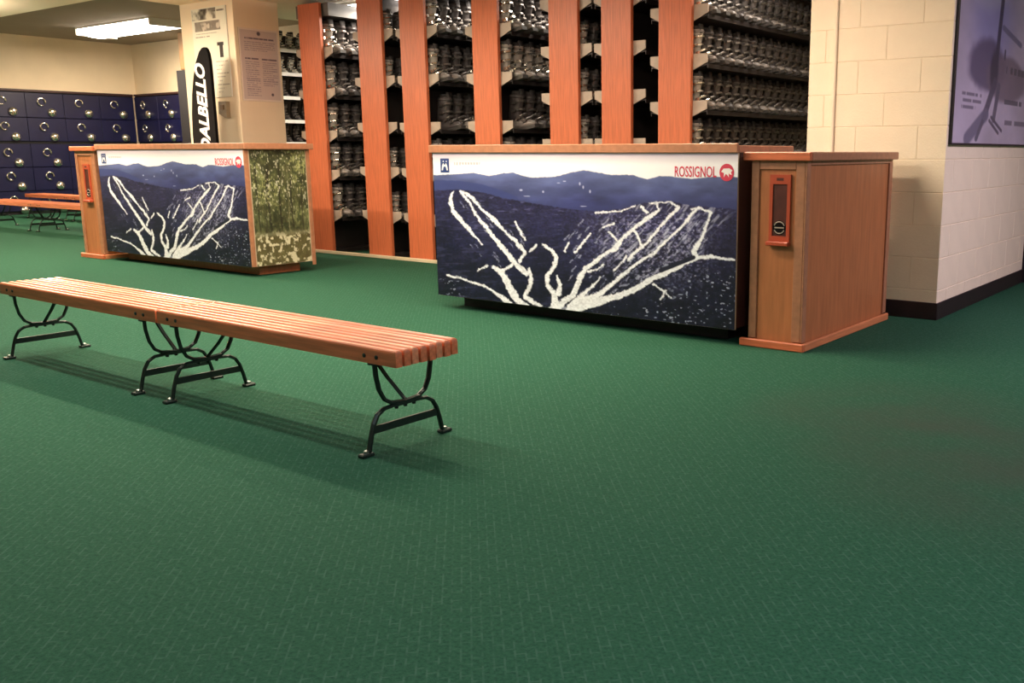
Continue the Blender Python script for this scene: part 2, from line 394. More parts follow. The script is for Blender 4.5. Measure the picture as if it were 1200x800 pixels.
# drawing sheet units of the mountain picture: corners of the sheet
SHEET = homography([(0, 0), (1, 0), (0, 1), (1, 1)], [(508, 181), (867.5, 182.3), (515, 343), (862, 387)])
FAR = [(500, 206), (508, 206.4), (530, 205.5), (557, 204), (574, 207.5), (588, 204.7), (601, 203.5), (615, 208), (625, 209.7), (652, 208.5), (669, 204), (684, 201.3), (690, 202), (714, 206.4), (742, 207), (759, 212), (774, 208.5), (788, 209), (812, 212), (832, 209.7), (870, 210)]
MID = [(500, 211), (540, 213), (565, 217), (585, 223), (605, 231), (620, 245), (870, 300)]
NEAR = [(500, 224), (534, 223), (551, 224), (567, 226.6), (588, 232.5), (618, 237.6), (640, 242), (669, 246), (698, 249), (730, 246), (751, 240), (771, 237.6), (788, 238), (808, 242), (832, 244.3), (870, 248)]
TR = [
 [(532,225,3),(528.7,236,5),(532,247.7,6),(542,259.5,5),(554,273,4),(566,285.7,2)],
 [(540.5,225,3),(550.6,237.6,3.5),(559,252.8,3.5),(571,268,5),(584.4,284.8,6),(596,298,7),(603,306,7),(610,314,7),(618,320,6)],
 [(541,225,3),(547,228,4),(555.7,234,4),(567.5,247.7,3.5),(581,259.5,6),(594.5,274.7,3),(604,282,5),(610,289,6),(616,296,4),(610,305,5)],
 [(604.6,261,2.5),(609.7,271,3.5),(615.6,280.6,3)],
 [(621.7,294,3),(629,287.5,4)],
 [(636.7,286.7,3),(646.7,293.3,5),(652.5,301.7,7),(650,311.7,6),(641.7,321.7,6),(641.7,333.3,6),(648.3,341.7,7),(651.7,354,10),(646.7,362,9)],
 [(653.3,323.3,3),(655.8,333.3,6),(655,343,9)],
 [(620,315,5),(623.3,326.7,6),(620.8,336.7,6),(615,346.7,5),(626.7,353.3,6),(634,357,4)],
 [(578.3,311.7,4),(588.3,318.3,8),(595,330,10),(600,340,10),(606.7,350,9),(618,358,7)],
 [(589,316,4),(600,311,4),(604,306,4)],
 [(525,320.8,3),(536.7,323.3,3),(550,328.3,2.5),(566.7,333.3,3),(578,340,3),(588,346.7,6),(596.7,354,8)],
 [(560,316,2),(571.7,310.8,3)],
 [(700,352.7,12),(721,347.5,9),(742,340.5,8),(763,328,7),(784,319.5,7),(805,309,5),(817,303.7,5),(833,302,5),(862,306,3)],
 [(672,358,10),(686,350,8),(700,346,7),(719,331.7,6),(738.5,316,4),(752.5,305.5,4),(766.5,298.5,4),(774.5,290,3.5),(788,278,3.5),(801.5,266,3.5),(811.6,252.8,4),(820,246,3.5)],
 [(835,251,3),(830,263,4),(823.5,281.5,4.5),(814,296,8),(817,303,8)],
 [(811,247,3),(822,246,3),(835,251,3.5)],
 [(796.5,245,4),(784.6,256,4.5),(771,271,3.5),(759.3,285,3),(744,296.6,5),(737,305,4)],
 [(771,249.4,5),(756,259.5,5),(742.4,269.6,4),(729,281.5,5),(722,291.6,8)],
 [(744,269.6,4),(749,281.5,3),(753.4,290.7,4)],
 [(752.6,244.3,4),(759,251,4)], [(769.5,240,3),(773,247.7,3)], [(788,239,3),(796,245,3)], [(762,240,2),(788,238.5,2)],
 [(698.6,251,3),(714,249.4,2.5),(730,248.5,2),(745,243,2)],
 [(707,267,3),(720.5,263,3)], [(714,273,3),(724,283,3)],
 [(691.7,275,2),(680,290,4),(674,296.7,3)], [(666.7,285,3),(662.5,295,2.5)],
 [(722,291,6),(712,297,4),(703.5,302,6),(696.7,308,6),(686.7,315,7),(680,325,8),(676.7,335,7),(671.7,345,8),(661.7,351.7,8),(655,360,8)],
 [(703,325,3),(698,331.7,3),(686.7,341.7,5),(675,353,10),(667,362,10)],
 [(700,354,12),(688,356,12),(675,361,12)],
 [(766.5,333.5,2.5),(778.7,342,3),(787.5,349,2)], [(780.5,340.5,2),(775,351,3)],
 [(690,318,3),(700,316,2),(708,310,3)], [(735,301,3),(728,309,2),(720,318,3)],
]
def paint_mountain(u, v):
    hx = SHEET[0, 0] * u + SHEET[0, 1] * v + SHEET[0, 2]; hy = SHEET[1, 0] * u + SHEET[1, 1] * v + SHEET[1, 2]; hw = SHEET[2, 0] * u + SHEET[2, 1] * v + SHEET[2, 2]
    X = hx / hw; Y = hy / hw
    line = lambda P: np.interp(X, [p[0] for p in P], [p[1] for p in P])
    jit = (fbm(X / 3, Y / 3, 3, 3) - 0.5)
    sky = sstep(181, 198, Y)[..., None]
    col = np.array([196, 186, 200.]) * (1 - sky) + np.array([240, 240, 246.]) * sky
    yf = line(FAR) + jit * 1.2
    m = sstep(-0.5, 0.7, Y - yf)
    d = np.clip((Y - yf) / 36, 0, 1)[..., None]
    n1 = fbm(X / 26, Y / 9, 5, 4)[..., None]
    fc = (np.array([88, 99, 144.]) * (1 - d) + np.array([50, 56, 102.]) * d) * (0.78 + 0.44 * n1)
    col = col * (1 - m[..., None]) + fc * m[..., None]
    for (px, py, a, b) in ((611, 224, 2, 1.2), (637, 226, 1.2, 1.4), (655, 216, 2, .6), (662, 214, 2, .7), (684, 243, 4, 0.5), (618, 231, 4, .5), (680, 217, 1, 2), (684, 221, 1, 2), (692, 226, 1, 2)):
        col = over(col, (190, 196, 226), 0.8 * sstep(1.3, 0.6, np.hypot((X - px) / a, (Y - py) / b)))
    ym = line(MID) + jit
    m = sstep(-0.6, 0.8, Y - ym) * (X < 640)
    col = over(col, (52, 62, 116), m * 0.75)
    yn = line(NEAR) + jit * 2
    m = sstep(-0.6, 0.8, Y - yn)[..., None]
    n2 = fbm(X / 2.2, Y / 1.6, 9, 4)[..., None]; n3 = fbm(X / 40, Y / 24, 13, 3)[..., None]
    dk = np.clip((Y - yn) / 120, 0, 1)[..., None]
    nc = (np.array([36, 37, 72.]) * (1 - dk) + np.array([15, 17, 36.]) * dk) * (0.25 + 0.9 * n2 + 0.55 * n3)
    # thin snow between the trees on the right-hand slope
    fr = sstep(655, 740, X) * sstep(362, 300, Y) * sstep(238, 262, Y) * sstep(860, 800, X)
    nc = nc + (fr * np.clip(fbm(X / 2.4, Y / 2.0, 21, 3) - 0.44, 0, 1) * 330)[..., None] * np.array([1, .98, 1.06])
    col = col * (1 - m) + nc * m
    # snowy speckle low in the picture
    sp = sstep(0.70, 0.80, fbm(X / 3.4, Y / 2.2, 31, 2)) * np.maximum(sstep(760, 810, X) * sstep(305, 330, Y), np.maximum(sstep(318, 330, Y) * sstep(560, 530, X), sstep(345, 365, Y) * sstep(680, 720, X)))
    col = over(col, (196, 204, 228), sp * 0.8)
    br = sstep(0.66, 0.78, fbm(X / 9, Y / 2.0, 41, 3)) * m[..., 0] * sstep(290, 260, Y) * sstep(520, 560, X)
    col = over(col, (120, 122, 168), br * 0.5)
    # streaks of open snow down the right-hand slope and faint contour bands on the left
    p = (X * 0.70 - Y * 0.71); q = (X * 0.71 + Y * 0.70)
    st = sstep(0.56, 0.72, fbm(p / 14, q / 2.6, 45, 4)) * sstep(690, 740, X) * sstep(345, 310, Y + (X - 700) * 0.35) * m[..., 0] * sstep(865, 845, X)
    col = over(col, (196, 200, 220), st * 0.6)
    ls = sstep(0.58, 0.72, fbm(X / 16 + Y / 30, Y / 2.2, 47, 4)) * m[..., 0] * sstep(700, 640, X)
    col = over(col, (104, 104, 146), ls * 0.25)
    hz = sstep(0.45, 0.75, fbm(X / 5, Y / 4, 49, 3)) * m[..., 0]
    col = over(col, (84, 80, 116), hz * 0.15)
    # trails
    jx = X + (fbm(X / 4, Y / 4, 51, 3) - 0.5) * 2.6; jy = Y + (fbm(X / 4, Y / 4, 57, 3) - 0.5) * 2.6
    rag = (fbm(X / 1.6, Y / 1.4, 59, 2) - 0.5) * 1.7
    best = np.full(X.shape, 1e9)
    rs = np.random.RandomState(5); extra = []
    for k in range(95):                                       # thin glades between the runs
        t_ = rs.rand(); x0 = 668 + 165 * t_; top_ = 252 + 10 * rs.rand(); bot_ = 352 - 52 * t_
        y0 = top_ + (bot_ - top_) * rs.rand(); ln_ = 3 + 7 * rs.rand(); w_ = 0.6 + 1.3 * rs.rand()
        extra.append([(x0, y0, w_), (x0 - ln_ * 0.75, y0 + ln_ * 0.8, w_ * 1.2)])
    for k in range(22):
        x0 = 540 + 75 * rs.rand(); y0 = 232 + (x0 - 540) * 0.5 + 60 * rs.rand(); ln_ = 3 + 5 * rs.rand()
        extra.append([(x0, y0, 0.6), (x0 + ln_ * 0.6, y0 + ln_ * 0.8, 0.9)])
    for k in range(40):
        x0 = 655 + 130 * rs.rand(); y0 = 357 - (x0 - 655) * 0.38 + 10 * rs.rand(); ln_ = 2 + 5 * rs.rand()
        extra.append([(x0, y0, 1.5), (x0 + ln_, y0 - ln_ * 0.4, 2.2)])
    soft = best.copy()
    for P in TR + extra:
        for a, b in zip(P[:-1], P[1:]):
            dx, dy = b[0] - a[0], b[1] - a[1]; L2 = dx * dx + dy * dy
            t = np.clip(((jx - a[0]) * dx + (jy - a[1]) * dy) / L2, 0, 1)
            tgt = soft if P in extra else best
            np.minimum(tgt, np.hypot(jx - a[0] - t * dx, jy - a[1] - t * dy) - (a[2] * (1 - t) + b[2] * t) * 0.42, out=tgt)
    col = over(col, (196, 202, 224), sstep(0.9, -0.6, soft + rag) * (0.3 + 0.6 * n2[..., 0]).clip(0, 1))
    col = over(col, (242, 245, 250), sstep(0.8, -0.7, best + rag) * (0.78 + 0.36 * n2[..., 0]).clip(0, 1))
    # the dark slit of a building row on the white diagonal
    a, b = (775, 317.7), (813.7, 302.9); dx, dy = b[0] - a[0], b[1] - a[1]
    t = np.clip(((X - a[0]) * dx + (Y - a[1]) * dy) / (dx * dx + dy * dy), 0, 1)
    col = over(col, (30, 32, 50), sstep(2.9, 1.9, np.hypot(X - a[0] - t * dx, Y - a[1] - t * dy)))
    # small blurred grey lettering beside the emblem: unreadable marks
    mk = (np.abs(Y - 193.3) < 1.5) * (X > 533) * (X < 563) * (np.sin(X * 1.9) > -0.5)
    col = over(col, (150, 150, 160), mk * 0.6)
    return np.clip(col, 0, 255)
def paint_forest(u, v):
    n1 = fbm(u * 14, v * 20, 61, 5); n2 = fbm(u * 46, v * 60, 67, 3); n3 = fbm(u * 5, v * 7, 64, 3)
    col = np.array([84, 90, 58.]) * (0.2 + 1.1 * n1[..., None] + 0.5 * n3[..., None])
    for cx, wd, c in ((0.10, .025, 40), (0.24, .02, 60), (0.30, .045, 36), (0.50, .03, 34), (0.63, .02, 120), (0.71, .025, 40), (0.90, .03, 52)):
        x = u - cx - 0.02 * np.sin(v * 5 + cx * 30)
        col = over(col, (c, c, c * 0.72), sstep(wd * 0.6, wd * 0.3, np.abs(x)) * sstep(0.05, 0.2, v) * sstep(0.76, 0.66, v) * 0.75)
    col = over(col, (176, 182, 122), sstep(0.52, 0.70, n2 * 0.6 + n3 * 0.4) * sstep(0.72, 0.3, v) * 0.8)
    col = over(col, (44, 54, 34), sstep(0.55, 0.7, fbm(u * 24, v * 26, 71, 3)) * 0.6)
    col = over(col, (214, 214, 190), sstep(0.69, 0.76, fbm(u * 50, v * 40, 73, 2)) * sstep(0.8, 0.3, v) * 0.8)
    gr = sstep(0.68, 0.76, v)
    col = over(col, (104, 92, 58), gr * 0.6)
    col = over(col, (222, 216, 184), gr * sstep(0.50, 0.64, fbm(u * 20, v * 34, 77, 4)) * 0.9)
    col = over(col, (150, 150, 120), sstep(0.03, 0.0, np.abs(v - 0.73)) * 0.5)
    return np.clip(col, 0, 255)
def tl(col, u, v, x0, x1, y0, y1, c, a=0.8, seed=0, dash=70):
    m = (u > x0) & (u < x1) & (v > y0) & (v < y1)
    n = vnoise(u * dash, v * 0 + seed * 7.3, 91 + seed) > 0.28
    return over(col, c, (m & n) * a)
def paint_poster_a(u, v):
    col = np.zeros(u.shape + (3,)) + np.array([236, 232, 214.])
    g = fbm(u * 6, v * 10, 81, 3)
    m = ((u > .02) & (u < .72) & (v > .01) & (v < .13)) * 1.0
    col = over(col, (120, 112, 100), m * sstep(0.25, 0.6, g)); col = over(col, (70, 64, 58), m * sstep(.55, .7, g) * .8)
    col = tl(col, u, v, .6, .95, .035, .055, (120, 110, 100), .9, 1)
    m = ((u > .08) & (u < .82) & (v > .15) & (v < .255)) * 1.0
    col = over(col, (104, 96, 88), m * (0.5 + 0.5 * g)); col = over(col, (206, 196, 180), m * sstep(.09, .04, np.abs(v - .21 + (u - .5) * .1)) * sstep(.5, .6, g))
    for k, (a, b) in enumerate(((.1, .75), (.08, .5))): col = tl(col, u, v, a, b, .275 + k * .035, .285 + k * .035, (150, 140, 128), .8, k + 2)
    bt = ((np.abs(u - .80) < .05) & (v > .40) & (v < .56)) | ((np.abs(u - .78) < .09) & (v > .39) & (v < .43))
    col = over(col, (50, 46, 44), bt * 0.9)
    for k in range(9): col = tl(col, u, v, .62, .96 - .1 * (k % 3), .60 + k * .042, .612 + k * .042, (160, 152, 140), .7, k + 5)
    return col
def paint_poster_b(u, v):
    col = np.zeros(u.shape + (3,)) + np.array([206, 190, 184.])
    e = np.minimum(np.minimum(u, 1 - u) * 0.7, np.minimum(v, 1 - v))
    col = over(col, (232, 218, 204), (e < .025) * 1.0)
    col = over(col, (86, 76, 86), sstep(.034, .02, np.hypot((u - .5) * .62, v - .065)) * .9)
    col = tl(col, u, v, .14, .88, .125, .15, (110, 98, 108), .9, 1)
    for k in range(5): col = tl(col, u, v, .12, .9 - .2 * (k == 4), .18 + k * .028, .192 + k * .028, (150, 138, 146), .9, k + 2, 90)
    col = tl(col, u, v, .12, .46, .40, .425, (110, 98, 108), .9, 8); col = tl(col, u, v, .54, .92, .40, .425, (110, 98, 108), .9, 9)
    for k in range(17): 
        col = tl(col, u, v, .12, .47 - .08 * (k % 4 == 3), .45 + k * .029, .463 + k * .029, (150, 138, 146), .9, k + 10, 90)
        if k < 12: col = tl(col, u, v, .54, .92 - .1 * (k % 3 == 2), .45 + k * .029, .463 + k * .029, (150, 138, 146), .9, k + 30, 90)
    col = over(col, (86, 76, 86), sstep(.026, .014, np.hypot((u - .76) * .62, v - .90)) * .9)
    return col
def paint_poster_c(u, v):
    # big lilac-grey poster: dark machine body on a forked stem, blocks of small print
    u = u - 0.02; v = v + 0.015
    n1 = fbm(u * 5, v * 5, 101, 4)
    col = np.array([200, 188, 216.]) * (0.86 + 0.24 * n1[..., None])
    col = over(col, (120, 122, 196), sstep(.45, .1, np.hypot((u - .36) * 1.2, (v - .36))) * .55)
    col = over(col, (196, 194, 214), sstep(.10, .02, np.abs(v - .16 - .1 * np.sin(u * 6))) * .5)
    # body
    col = over(col, (92, 80, 118), sstep(1.1, .75, np.hypot((u - .31) / .22, (v - .60) / .15) + (n1 - .5) * .5) * .85)
    col = over(col, (120, 104, 128), sstep(1.1, .8, np.hypot((u - .56) / .26, (v - .66) / .13) + (n1 - .5) * .4) * .85)
    col = over(col, (58, 50, 84), sstep(1.1, .5, np.hypot((u - .40) / .06, (v - .62) / .13)) * .9)
    def seg(col, a, b, wd, c, al=.9):
        dx, dy = b[0] - a[0], (b[1] - a[1]); t = np.clip(((u - a[0]) * dx + (v - a[1]) * dy) / (dx * dx + dy * dy), 0, 1)
        return over(col, c, sstep(wd, wd * .6, np.hypot(u - a[0] - t * dx, v - a[1] - t * dy)) * al)
    col = seg(col, (.45, .22), (.42, .56), .026, (60, 54, 90)); col = seg(col, (.42, .68), (.31, .88), .032, (84, 76, 108)); col = seg(col, (.47, .70), (.43, .88), .026, (96, 88, 118))
    col = seg(col, (.33, .86), (.14, .99), .045, (110, 104, 140)); col = seg(col, (.38, .89), (.5, .955), .012, (84, 76, 108)); col = seg(col, (.40, .87), (.54, .94), .012, (84, 76, 108)); col = seg(col, (.30, .90), (.24, .99), .02, (90, 84, 116))
    col = seg(col, (.48, .38), (.72, .44), .02, (96, 92, 130), .7); col = seg(col, (.52, .50), (.52, .54), .012, (70, 66, 100))
    for k in range(3): col = tl(col, u, v, .06, .27 - .06 * (k == 2), .755 + k * .035, .772 + k * .035, (112, 104, 132), .8, k + 1, 60)
    col = tl(col, u, v, .55, .9, .58, .62, (70, 64, 92), .8, 6, 40); col = tl(col, u, v, .55, .85, .76, .79, (84, 78, 104), .8, 7, 40); col = tl(col, u, v, .55, .95, .88, .905, (112, 104, 132), .8, 8, 60)
    return np.clip(col, 0, 255)
PW, PH = 2.60, 1.035
me_mtn = print_mesh('mountain_print', PW, PH, 640, 300, paint_mountain)
me_forest = print_mesh('forest_print', 0.60, 1.03, 150, 240, paint_forest)

# ------------------------------------------------------------------ counters
me_word = text_me('ROSSIGNOL', 0.088, weight=0.0007)
def logo_parts(p):
    """sponsor wordmark with its round emblem, and the square emblem, on the sheet's sky"""
    wd = link('lettering', me_word, 'redv', p, (2.150, -0.0015, PH - 0.138), (R(90), 0, 0))
    xs = [v.co.x for v in me_word.vertices]; wd.scale = (0.30 / (max(xs) - min(xs)), 1, 1)
    bm = bmesh.new(); add_disc(bm, (0, 0, 0), 0.05, 0.001, 'y', 28)
    r = link('round_emblem', done(bm, 'round'), 'redv', p, (2.525, -0.001, PH - 0.110))
    bm = bmesh.new()
    prism(bm, [(-.038, .004), (-.022, .022), (.018, .024), (.04, .012), (.03, .002), (.036, -.014), (.024, -.012), (.014, -.004), (.016, -.028), (.004, -.014), (-.006, -.008), (-.02, -.028), (-.018, -.004)], -0.0022, -0.0012)
    link('cockerel_cutout', done(bm, 'cutout'), 'white', r)
    s = box('square_emblem', (-.045, .045, -0.0015, -0.0003, -.05, .05), 'emblem', p); s.location = (0.125, -0.0005, PH - 0.088)
    bm = bmesh.new()
    prism(bm, [(-.032, -.034), (-.026, .0), (-.014, .018), (-.006, .006), (.006, .006), (.014, .018), (.026, .0), (.032, -.034), (.02, -.034), (.014, -.012), (.0, -.004), (-.014, -.012), (-.02, -.034)], -0.0026, -0.0016)
    for sx in (-.02, .012): prism(bm, [(sx, .026), (sx + .008, .036), (sx + .014, .026)], -0.0026, -0.0016)
    link('crest', done(bm, 'crest'), 'white', s)
def counter(label, x, y, W, T, side_print):
    """x: left end of the print, y: front face"""
    t = thing('rental_counter', label, 'counter', (x, y, 0))
    D = 0.70; hgt = T - 0.056 - 0.10
    body = box('body', (0.01, W - 0.015, 0.016, D, 0.10, T - 0.056), 'dark', t)
    box('kick_plate', (0.10, W - 0.14, 0.17, D - 0.08, 0.0, 0.0995), 'ply' if side_print else 'kick', t)
    rt = 0.03 if side_print else 0.002
    top = box('top', (-0.03, W + rt, 0.006, D + 0.03, T - 0.0555, T - 0.012), 'trim', t, bev=0.004)
    box('edge_strip', (-0.03, W + rt, -0.014, 0.0055, T - 0.056, T), 'trim', t, bev=0.004)
    if side_print: box('edge_strip', (W + 0.031, W + 0.05, -0.014, D + 0.03, T - 0.056, T), 'trim', t, bev=0.004)
    bd = box('print_board', (0.0, W, 0.001, 0.0155, 0.098, 0.10 + hgt), 'edge', t)
    pr = link('mountain_photo_print', me_mtn, 'print', t, (0, 0, 0.099)); pr.scale = (W / PW, 1, hgt / PH); pr['label'] = 'photo print of ski trails on a blue wooded mountain'
    logo_parts(pr)
    if side_print:
        sb = box('side_board', (W - 0.0145, W + 0.001, 0.016, D, 0.098, 0.10 + hgt), 'edge', t)
        fp = link('forest_photo_print', me_forest, 'print', t, (W + 0.002, 0.06, 0.10), (0, 0, R(90))); fp.scale = (1, 1, hgt / 1.035); fp['label'] = 'photo print of a sunlit green wood'
        box('corner_strip', (W - 0.004, W + 0.012, 0.001, 0.045, 0.098, 0.10 + hgt), 'trim', t, bev=0.003)
        box('corner_strip', (W + 0.0012, W + 0.014, D - 0.035, D + 0.004, 0.06, 0.10 + hgt), 'trim', t, bev=0.003)
    return t
counter('long counter with blue ski mountain print, nearest the wood cabinet on the right', -5.29, 4.955, 2.548, 1.203, False)
counter('smaller-looking counter on the left with mountain print and green forest side', -10.66, 5.17, 2.66, 1.235, True)

def cabinet(label, x0, x1, y0, depth, h, frame_label):
    t = thing('end_cabinet', label, 'cabinet', ((x0 + x1) / 2, y0, 0))
    w2 = (x1 - x0) / 2
    box('body', (-w2 + 0.012, w2 - 0.012, 0.012, depth - 0.01, 0.0, h - 0.045), 'ply', t)
    # stiles and rails proud of the plywood, front then right side
    for n, e in (('stile', (-w2, -w2 + 0.05, 0, 0.0119, 0.05, h - 0.046)), ('stile', (w2 - 0.07, w2 - 0.012, 0, 0.0119, 0.05, h - 0.046)), ('rail', (-w2 + 0.0505, w2 - 0.0705, 0.0, 0.0119, h - 0.10, h - 0.046)),
                 ('stile', (w2 - 0.0119, w2, 0.0, 0.05, 0.05, h - 0.046)), ('stile', (w2 - 0.0119, w2, depth - 0.055, depth, 0.05, h - 0.046)), ('rail', (w2 - 0.0119, w2, 0.0505, depth - 0.0555, h - 0.075, h - 0.046))):
        box(n, e, 'trim', t, bev=0.003)
    box('base_strip', (-w2 - 0.045, w2 + 0.022, -0.03, -0.0005, 0.0, 0.048), 'oak_x', t, bev=0.005)
    box('base_strip', (w2 + 0.0005, w2 + 0.022, 0.0, depth, 0.0, 0.048), 'oak_y', t, bev=0.005)
    box('top', (-w2 - 0.02, w2 + 0.0, 0.0, depth + 0.01, h - 0.0445, h - 0.004), 'trim', t, bev=0.003)
    box('top_strip', (-w2 - 0.045, w2 + 0.03, -0.03, -0.0005, h - 0.05, h), 'oak_x', t, bev=0.005)
    box('top_strip', (w2 + 0.0005, w2 + 0.03, 0.0, depth + 0.02, h - 0.05, h), 'trim', t, bev=0.005)
    # the orange sizing plate screwed to its front
    g = thing('sizing_plate', frame_label, 'plate', ((x0 + x1) / 2 + 0.02 - 0.01, y0 + 0.0115, 0.82), group='orange plates on the cabinets')
    bm = bmesh.new()
    add_box(bm, -.066, -.046, -.014, 0, -.18, .205); add_box(bm, .046, .066, -.014, 0, -.18, .205); add_box(bm, -.046, .046, -.014, 0, .15, .205); add_box(bm, -.046, .046, -.014, 0, -.18, -.15)
    link('frame', done(bm, 'frame'), 'red', g)
    box('insert', (-.0455, .0455, -.008, -.0005, -.1495, .1495), 'insert', g)
    bm = bmesh.new(); add_box(bm, -.072, .072, -.045, 0.0, -.205, -.1805); bmesh.ops.bevel(bm, geom=list(bm.edges), offset=.004, segments=1, affect='EDGES')
    link('ledge', done(bm, 'ledge'), 'red', g)
    e = bmesh.new(); add_disc(e, (0, -.0082, -.10), .042, .0015, 'y', 24); em = link('round_badge', done(e, 'badge'), 'black', g)
    bm = bmesh.new()
    for a0, a1 in ((20, 160), (205, 335)):
        add_tube(bm, [(.034 * math.cos(R(a)), -.0105, -.10 + .034 * math.sin(R(a))) for a in np.linspace(a0, a1, 14)], .0035, 5)
    add_box(bm, -.03, .03, -.0112, -.0098, -.104, -.097)
    link('badge_ring', done(bm, 'ring'), 'plate', em)
    bm = bmesh.new(); add_box(bm, -.022, .022, -.0152, -.0142, .17, .186); link('mark', done(bm, 'mark'), 'insert', g)
    return t
cabinet('tall oak end cabinet between the long counter and the block wall', -2.69, -2.335, 5.03, 1.36, 1.153, 'orange-framed sizing plate on the right-hand cabinet')
cabinet('oak end cabinet left of the small counter with forest side', -11.17, -10.74, 5.17, 0.75, 1.215, 'orange-framed sizing plate on the left-hand cabinet')

# ------------------------------------------------------------------ benches
BLEN, BWID, BH = 1.665, 0.33, 0.425
def leg_frame():
    """returns meshes for one iron leg frame in the YZ plane (x = 0)"""
    up = [(-.142, .356), (-.140, .31), (-.128, .25), (-.105, .207), (-.07, .186), (0, .18), (.07, .186), (.105, .207), (.128, .25), (.140, .31), (.142, .356)]
    lo = [(-.192, .012), (-.178, .07), (-.162, .12), (-.142, .152), (-.11, .170), (-.06, .1735), (0, .172), (.06, .1735), (.11, .170), (.142, .152), (.162, .12), (.178, .07), (.192, .012)]
    out = {}
    bm = bmesh.new(); add_tube(bm, [(0, y, z) for y, z in up], .0, 6, flat=(.0125, .0085)); add_box(bm, -.02, .02, -.16, .16, .352, .3595); out['upper_strap'] = done(bm, 'upper_strap')
    bm = bmesh.new(); add_tube(bm, [(0, y, z) for y, z in lo], .0, 6, flat=(.0125, .0085)); out['leg_arch'] = done(bm, 'leg_arch')
    bm = bmesh.new(); add_box(bm, -.005, .005, -.172, .172, .082, .112); out['cross_bar'] = done(bm, 'cross_bar')
    for s in (-1, 1):
        bm = bmesh.new(); add_box(bm, -.018, .018, s * .19 - .014 - (.03 if s < 0 else 0), s * .19 + .014 + (.03 if s > 0 else 0), 0.0, .014)
        bmesh.ops.bevel(bm, geom=list(bm.edges), offset=.004, segments=1, affect='EDGES'); out['foot%d' % s] = done(bm, 'foot')
        bm = bmesh.new(); add_disc(bm, (0, s * .205, .014), .011, .008, 'z', 8, dome=.004); out['foot_bolt%d' % s] = done(bm, 'foot_bolt')
    bm = bmesh.new()
    for y in (-.045, 0, .045): add_disc(bm, (0, y, .158), .008, .01, 'z', 6)
    out['rivet'] = done(bm, 'rivet')
    return out
def brace(s):
    bm = bmesh.new(); add_tube(bm, [(0, 0.0, .186), (s * .10, 0.0, .262), (s * .20, 0.0, .352)], 0, 6, flat=(.006, .011)); add_box(bm, s * .2 - .025, s * .2 + .025, -.02, .02, .350, .3595)
    return done(bm, 'brace')
LF = leg_frame(); BR = {1: brace(1), -1: brace(-1)}
NS = 8; SP = BWID / NS
bm = bmesh.new(); add_box(bm, 0, BLEN, -SP / 2 + .005, SP / 2 - .005, BH - .065, BH)
top_e = [e for e in bm.edges if all(abs(v.co.z - BH) < 1e-5 for v in e.verts)]
bmesh.ops.bevel(bm, geom=top_e, offset=.013, segments=3, affect='EDGES', profile=0.5)
ME_SLAT = done(bm, 'slat'); ME_SLAT.materials.append(M['bench'])
ME_SLAT2 = ME_SLAT.copy(); ME_SLAT2.materials.clear(); ME_SLAT2.materials.append(M['bench2'])
bm = bmesh.new(); add_disc(bm, (0, -BWID / 2 + .005, 0), .009, .003, 'y', 8, dome=.003); ME_BOLT = done(bm, 'bolt')
def bench(label, x0, yc, group, rz=0):
    t = thing('slatted_bench', label, 'bench', (x0, yc, 0), (0, 0, rz), group)
    for k in range(NS):
        link('slat', ME_SLAT2 if k in (2, 5) else ME_SLAT, None, t, (random.uniform(-.004, .004), -BWID / 2 + SP * (k + .5), random.choice((0, 0, -.0015, .0015))))
    for fx, s in ((0.125, 1), (BLEN - 0.145, -1)):
        fr = link('upper_strap', LF['upper_strap'], 'iron', t, (fx, 0, 0))
        tag(link('rivet', LF['rivet'], 'iron', fr), kind='stuff')
        a = link('leg', LF['leg_arch'], 'iron', t, (fx, 0, 0))
        link('cross_bar', LF['cross_bar'], 'iron', a)
        link('brace', BR[s], 'iron', t, (fx, 0, 0))
        for q in (-1, 1):
            f = link('foot', LF['foot%d' % q], 'iron', a); 
            link('foot_bolt', LF['foot_bolt%d' % q], 'bolt', t, (fx, 0, 0))
        for dx in (-.035, .035): link('bolt', ME_BOLT, 'iron' if s > 0 else 'bench', t, (fx + dx, 0, BH - .037))
    return t
bench('nearest slatted oak bench, right half of the joined pair in front', -2.712 - BLEN, 2.475, 'slatted benches')
bench('slatted oak bench, left half of the joined pair, cut by the picture edge', -2.712 - 2 * BLEN - 0.012, 2.475, 'slatted benches')
bench('far slatted bench in the front row before the blue lockers, by the oak cabinet', -13.75 - BLEN, 6.65, 'slatted benches')
bench('far slatted bench in the front row before the blue lockers, at the picture edge', -13.75 - 2 * BLEN - 0.012, 6.65, 'slatted benches')
bench('farthest slatted bench in the back row, right end hidden behind the oak cabinet', -13.92 - BLEN, 8.0, 'slatted benches')
bench('farthest slatted bench in the back row before the blue lockers', -15.6 - BLEN, 8.0, 'slatted benches')
bench('farthest slatted bench in the back row, at the left picture edge', -15.6 - 2 * BLEN - 0.012, 8.0, 'slatted benches')

